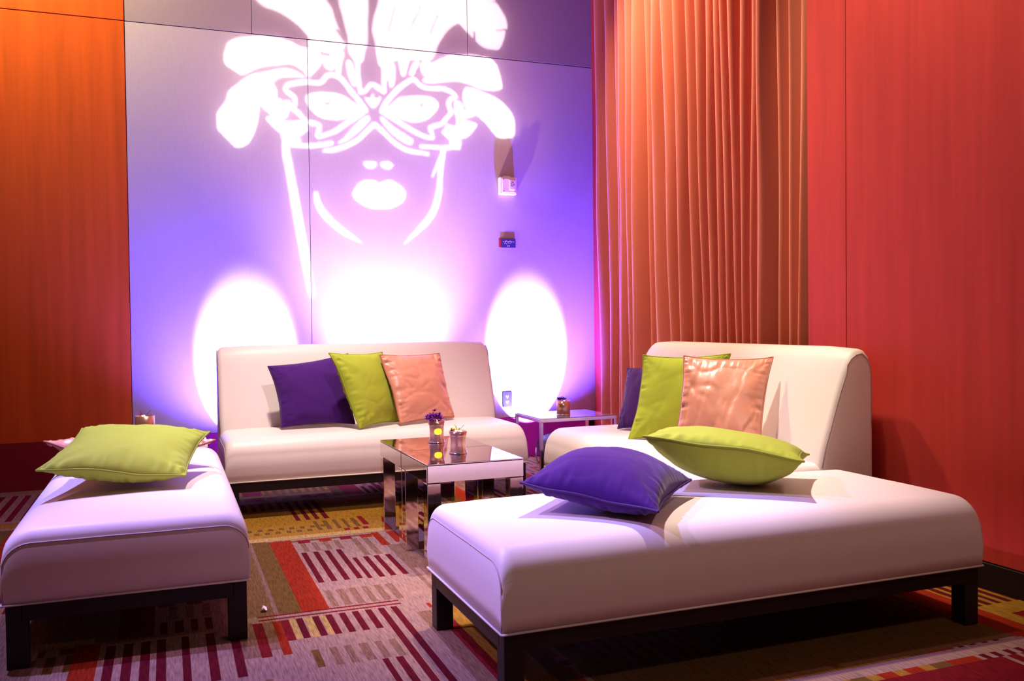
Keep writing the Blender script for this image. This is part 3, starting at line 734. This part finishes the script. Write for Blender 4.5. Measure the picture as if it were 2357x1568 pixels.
def fill(P):
    P = smooth_poly(P); ins = np.zeros_like(X_, bool); n = len(P)
    for i in range(n):
        x1, z1 = P[i]; x2, z2 = P[(i+1) % n]
        if abs(z1-z2) < 1e-12: continue
        c = ((z1 > Z_) != (z2 > Z_)) & (X_ < (x2-x1)*(Z_-z1)/(z2-z1)+x1)
        ins ^= c
    return ins
def stroke(P):
    m = np.zeros_like(X_, bool)
    n = len(P); Q = []
    for i in range(n-1):
        p0, p1, p2, p3 = [np.array(P[min(max(i+k-1, 0), n-1)]) for k in range(4)]
        for t in (0, .33, .67): Q.append(.5*((2*p1)+(-p0+p2)*t+(2*p0-5*p1+4*p2-p3)*t*t+(-p0+3*p1-3*p2+p3)*t**3))
    Q.append(np.array(P[-1]))
    for a, b in zip(Q[:-1], Q[1:]):
        dx, dz = b[0]-a[0], b[1]-a[1]; L2 = dx*dx+dz*dz+1e-12
        t = np.clip(((X_-a[0])*dx+(Z_-a[1])*dz)/L2, 0, 1)
        d = np.hypot(X_-a[0]-t*dx, Z_-a[1]-t*dz)
        m |= d < (a[2]+(b[2]-a[2])*t)/2
    return m
for P in FILLS: on |= fill(P)
for P in CUTS: on &= ~stroke(P)
for P in STROKES: on |= stroke(P)
# feather barbs: thin blocked lines between the plumes, fanning out from the brow
V, F = [], []
def gq(x0, x1, z0, z1):
    o = len(V)
    for x, z in ((x0, z0), (x1, z0), (x1, z1), (x0, z1)): V.append((((x-PP.x)*kk), GD, (z-PP.z)*kk))
    F.append((o, o+1, o+2, o+3))
open_ = {}
def eg(k, j0, j1): gq(wx0+k[0]*ws, wx0+k[1]*ws, wz0+j0*ws, wz0+j1*ws)
for j in range(NZg):
    row = (~on[j]).astype(int); d = np.diff(np.concatenate([[0], row, [0]]))
    runs = set(zip(np.flatnonzero(d == 1).tolist(), np.flatnonzero(d == -1).tolist()))
    for k in list(open_):
        if k not in runs: eg(k, open_.pop(k), j)
    for k in runs:
        if k not in open_: open_[k] = j
for k, j0 in open_.items(): eg(k, j0, NZg)
B = 3.2
ex1, ez1 = wx0+NXg*ws, wz0+NZg*ws
gq(wx0-B, wx0, wz0-B, ez1+B); gq(ex1, ex1+B, wz0-B, ez1+B); gq(wx0, ex1, wz0-B, wz0); gq(wx0, ex1, ez1, ez1+B)
mesh_obj('pattern_plate', V, F, M['gobo'], r)
box('housing', -.12, .12, -.36, -.02, -.11, .13, M['blackmetal'], r, bev=.01)
tubes('yoke', [([(-.14, -.15, 0), (-.14, -.15, .25), (0, -.15, .32), (.14, -.15, .25), (.14, -.15, 0)], .008, False), ([(0, -.15, .32), (0, -.15, ZC-PP.z)], .012, False)], M['blackmetal'], r)
aim = Vector((1.54, WY, 2.75))
light('projector_lamp', 'SPOT', PP, GOBO[0], (1.0, .94, .90), aim, .0005, 34, 0)
light('projector_scatter', 'SPOT', PP, GOBO[1], (1.0, .84, .78), aim, .0035, 34, 0)
light('projector_scatter', 'SPOT', PP, GOBO[2], (1.0, .68, .45), aim, .014, 34, 0)

# ------------------------------------------------------------------ the rest of the lamps
for nm, loc, tg, e, col, sz, sp, bl in LAMPS:
    light(nm, 'SPOT', loc, e, col, tg, sz, sp, bl)
w = bpy.data.worlds.new('World'); bpy.context.scene.world = w; w.use_nodes = True
w.node_tree.nodes['Background'].inputs[0].default_value = (*WORLD[0], 1)
w.node_tree.nodes['Background'].inputs[1].default_value = WORLD[1]

# small scrap of clear wrap on the carpet
V = []; F = []
for i in range(7):
    a = i*.9; V.append((.012*math.cos(a)*(1+.4*math.sin(i*2)), .02*math.sin(a), .004+.006*(i % 3)))
V.append((0, 0, .012)); F = [(i, (i+1) % 7, 7) for i in range(7)]
o = mesh_obj('plastic_scrap', V, F, M['crystal']); o.location = (.331, 3.54, .001)
tag(o, 'tiny shiny plastic scrap on the carpet beside the left bench leg', 'litter')

# ------------------------------------------------------------------ camera
H0 = 1.1; p, rl, yw = .02104, -.01172, .36772
fw = Vector((math.cos(p)*math.sin(yw), math.cos(p)*math.cos(yw), -math.sin(p)))
rt = Vector((math.cos(yw), -math.sin(yw), 0)); up = rt.cross(fw)
c, s = math.cos(rl), math.sin(rl)
rt, up = rt*c+up*s, up*c-rt*s
Mc = Matrix(((rt.x, up.x, -fw.x, 0), (rt.y, up.y, -fw.y, 0), (rt.z, up.z, -fw.z, H0), (0, 0, 0, 1)))
cd = bpy.data.cameras.new('camera'); cam = bpy.data.objects.new('camera', cd); C.objects.link(cam)
cam.matrix_world = Mc; cd.sensor_width = 36; cd.lens = 36*2065.5/2357; cd.clip_end = 100
sc = bpy.context.scene; sc.camera = cam
sc.view_settings.view_transform = 'Standard'; sc.view_settings.look = 'None'
sc.view_settings.exposure = 0.0; sc.view_settings.gamma = 1.0; sc.view_settings.use_curve_mapping = False
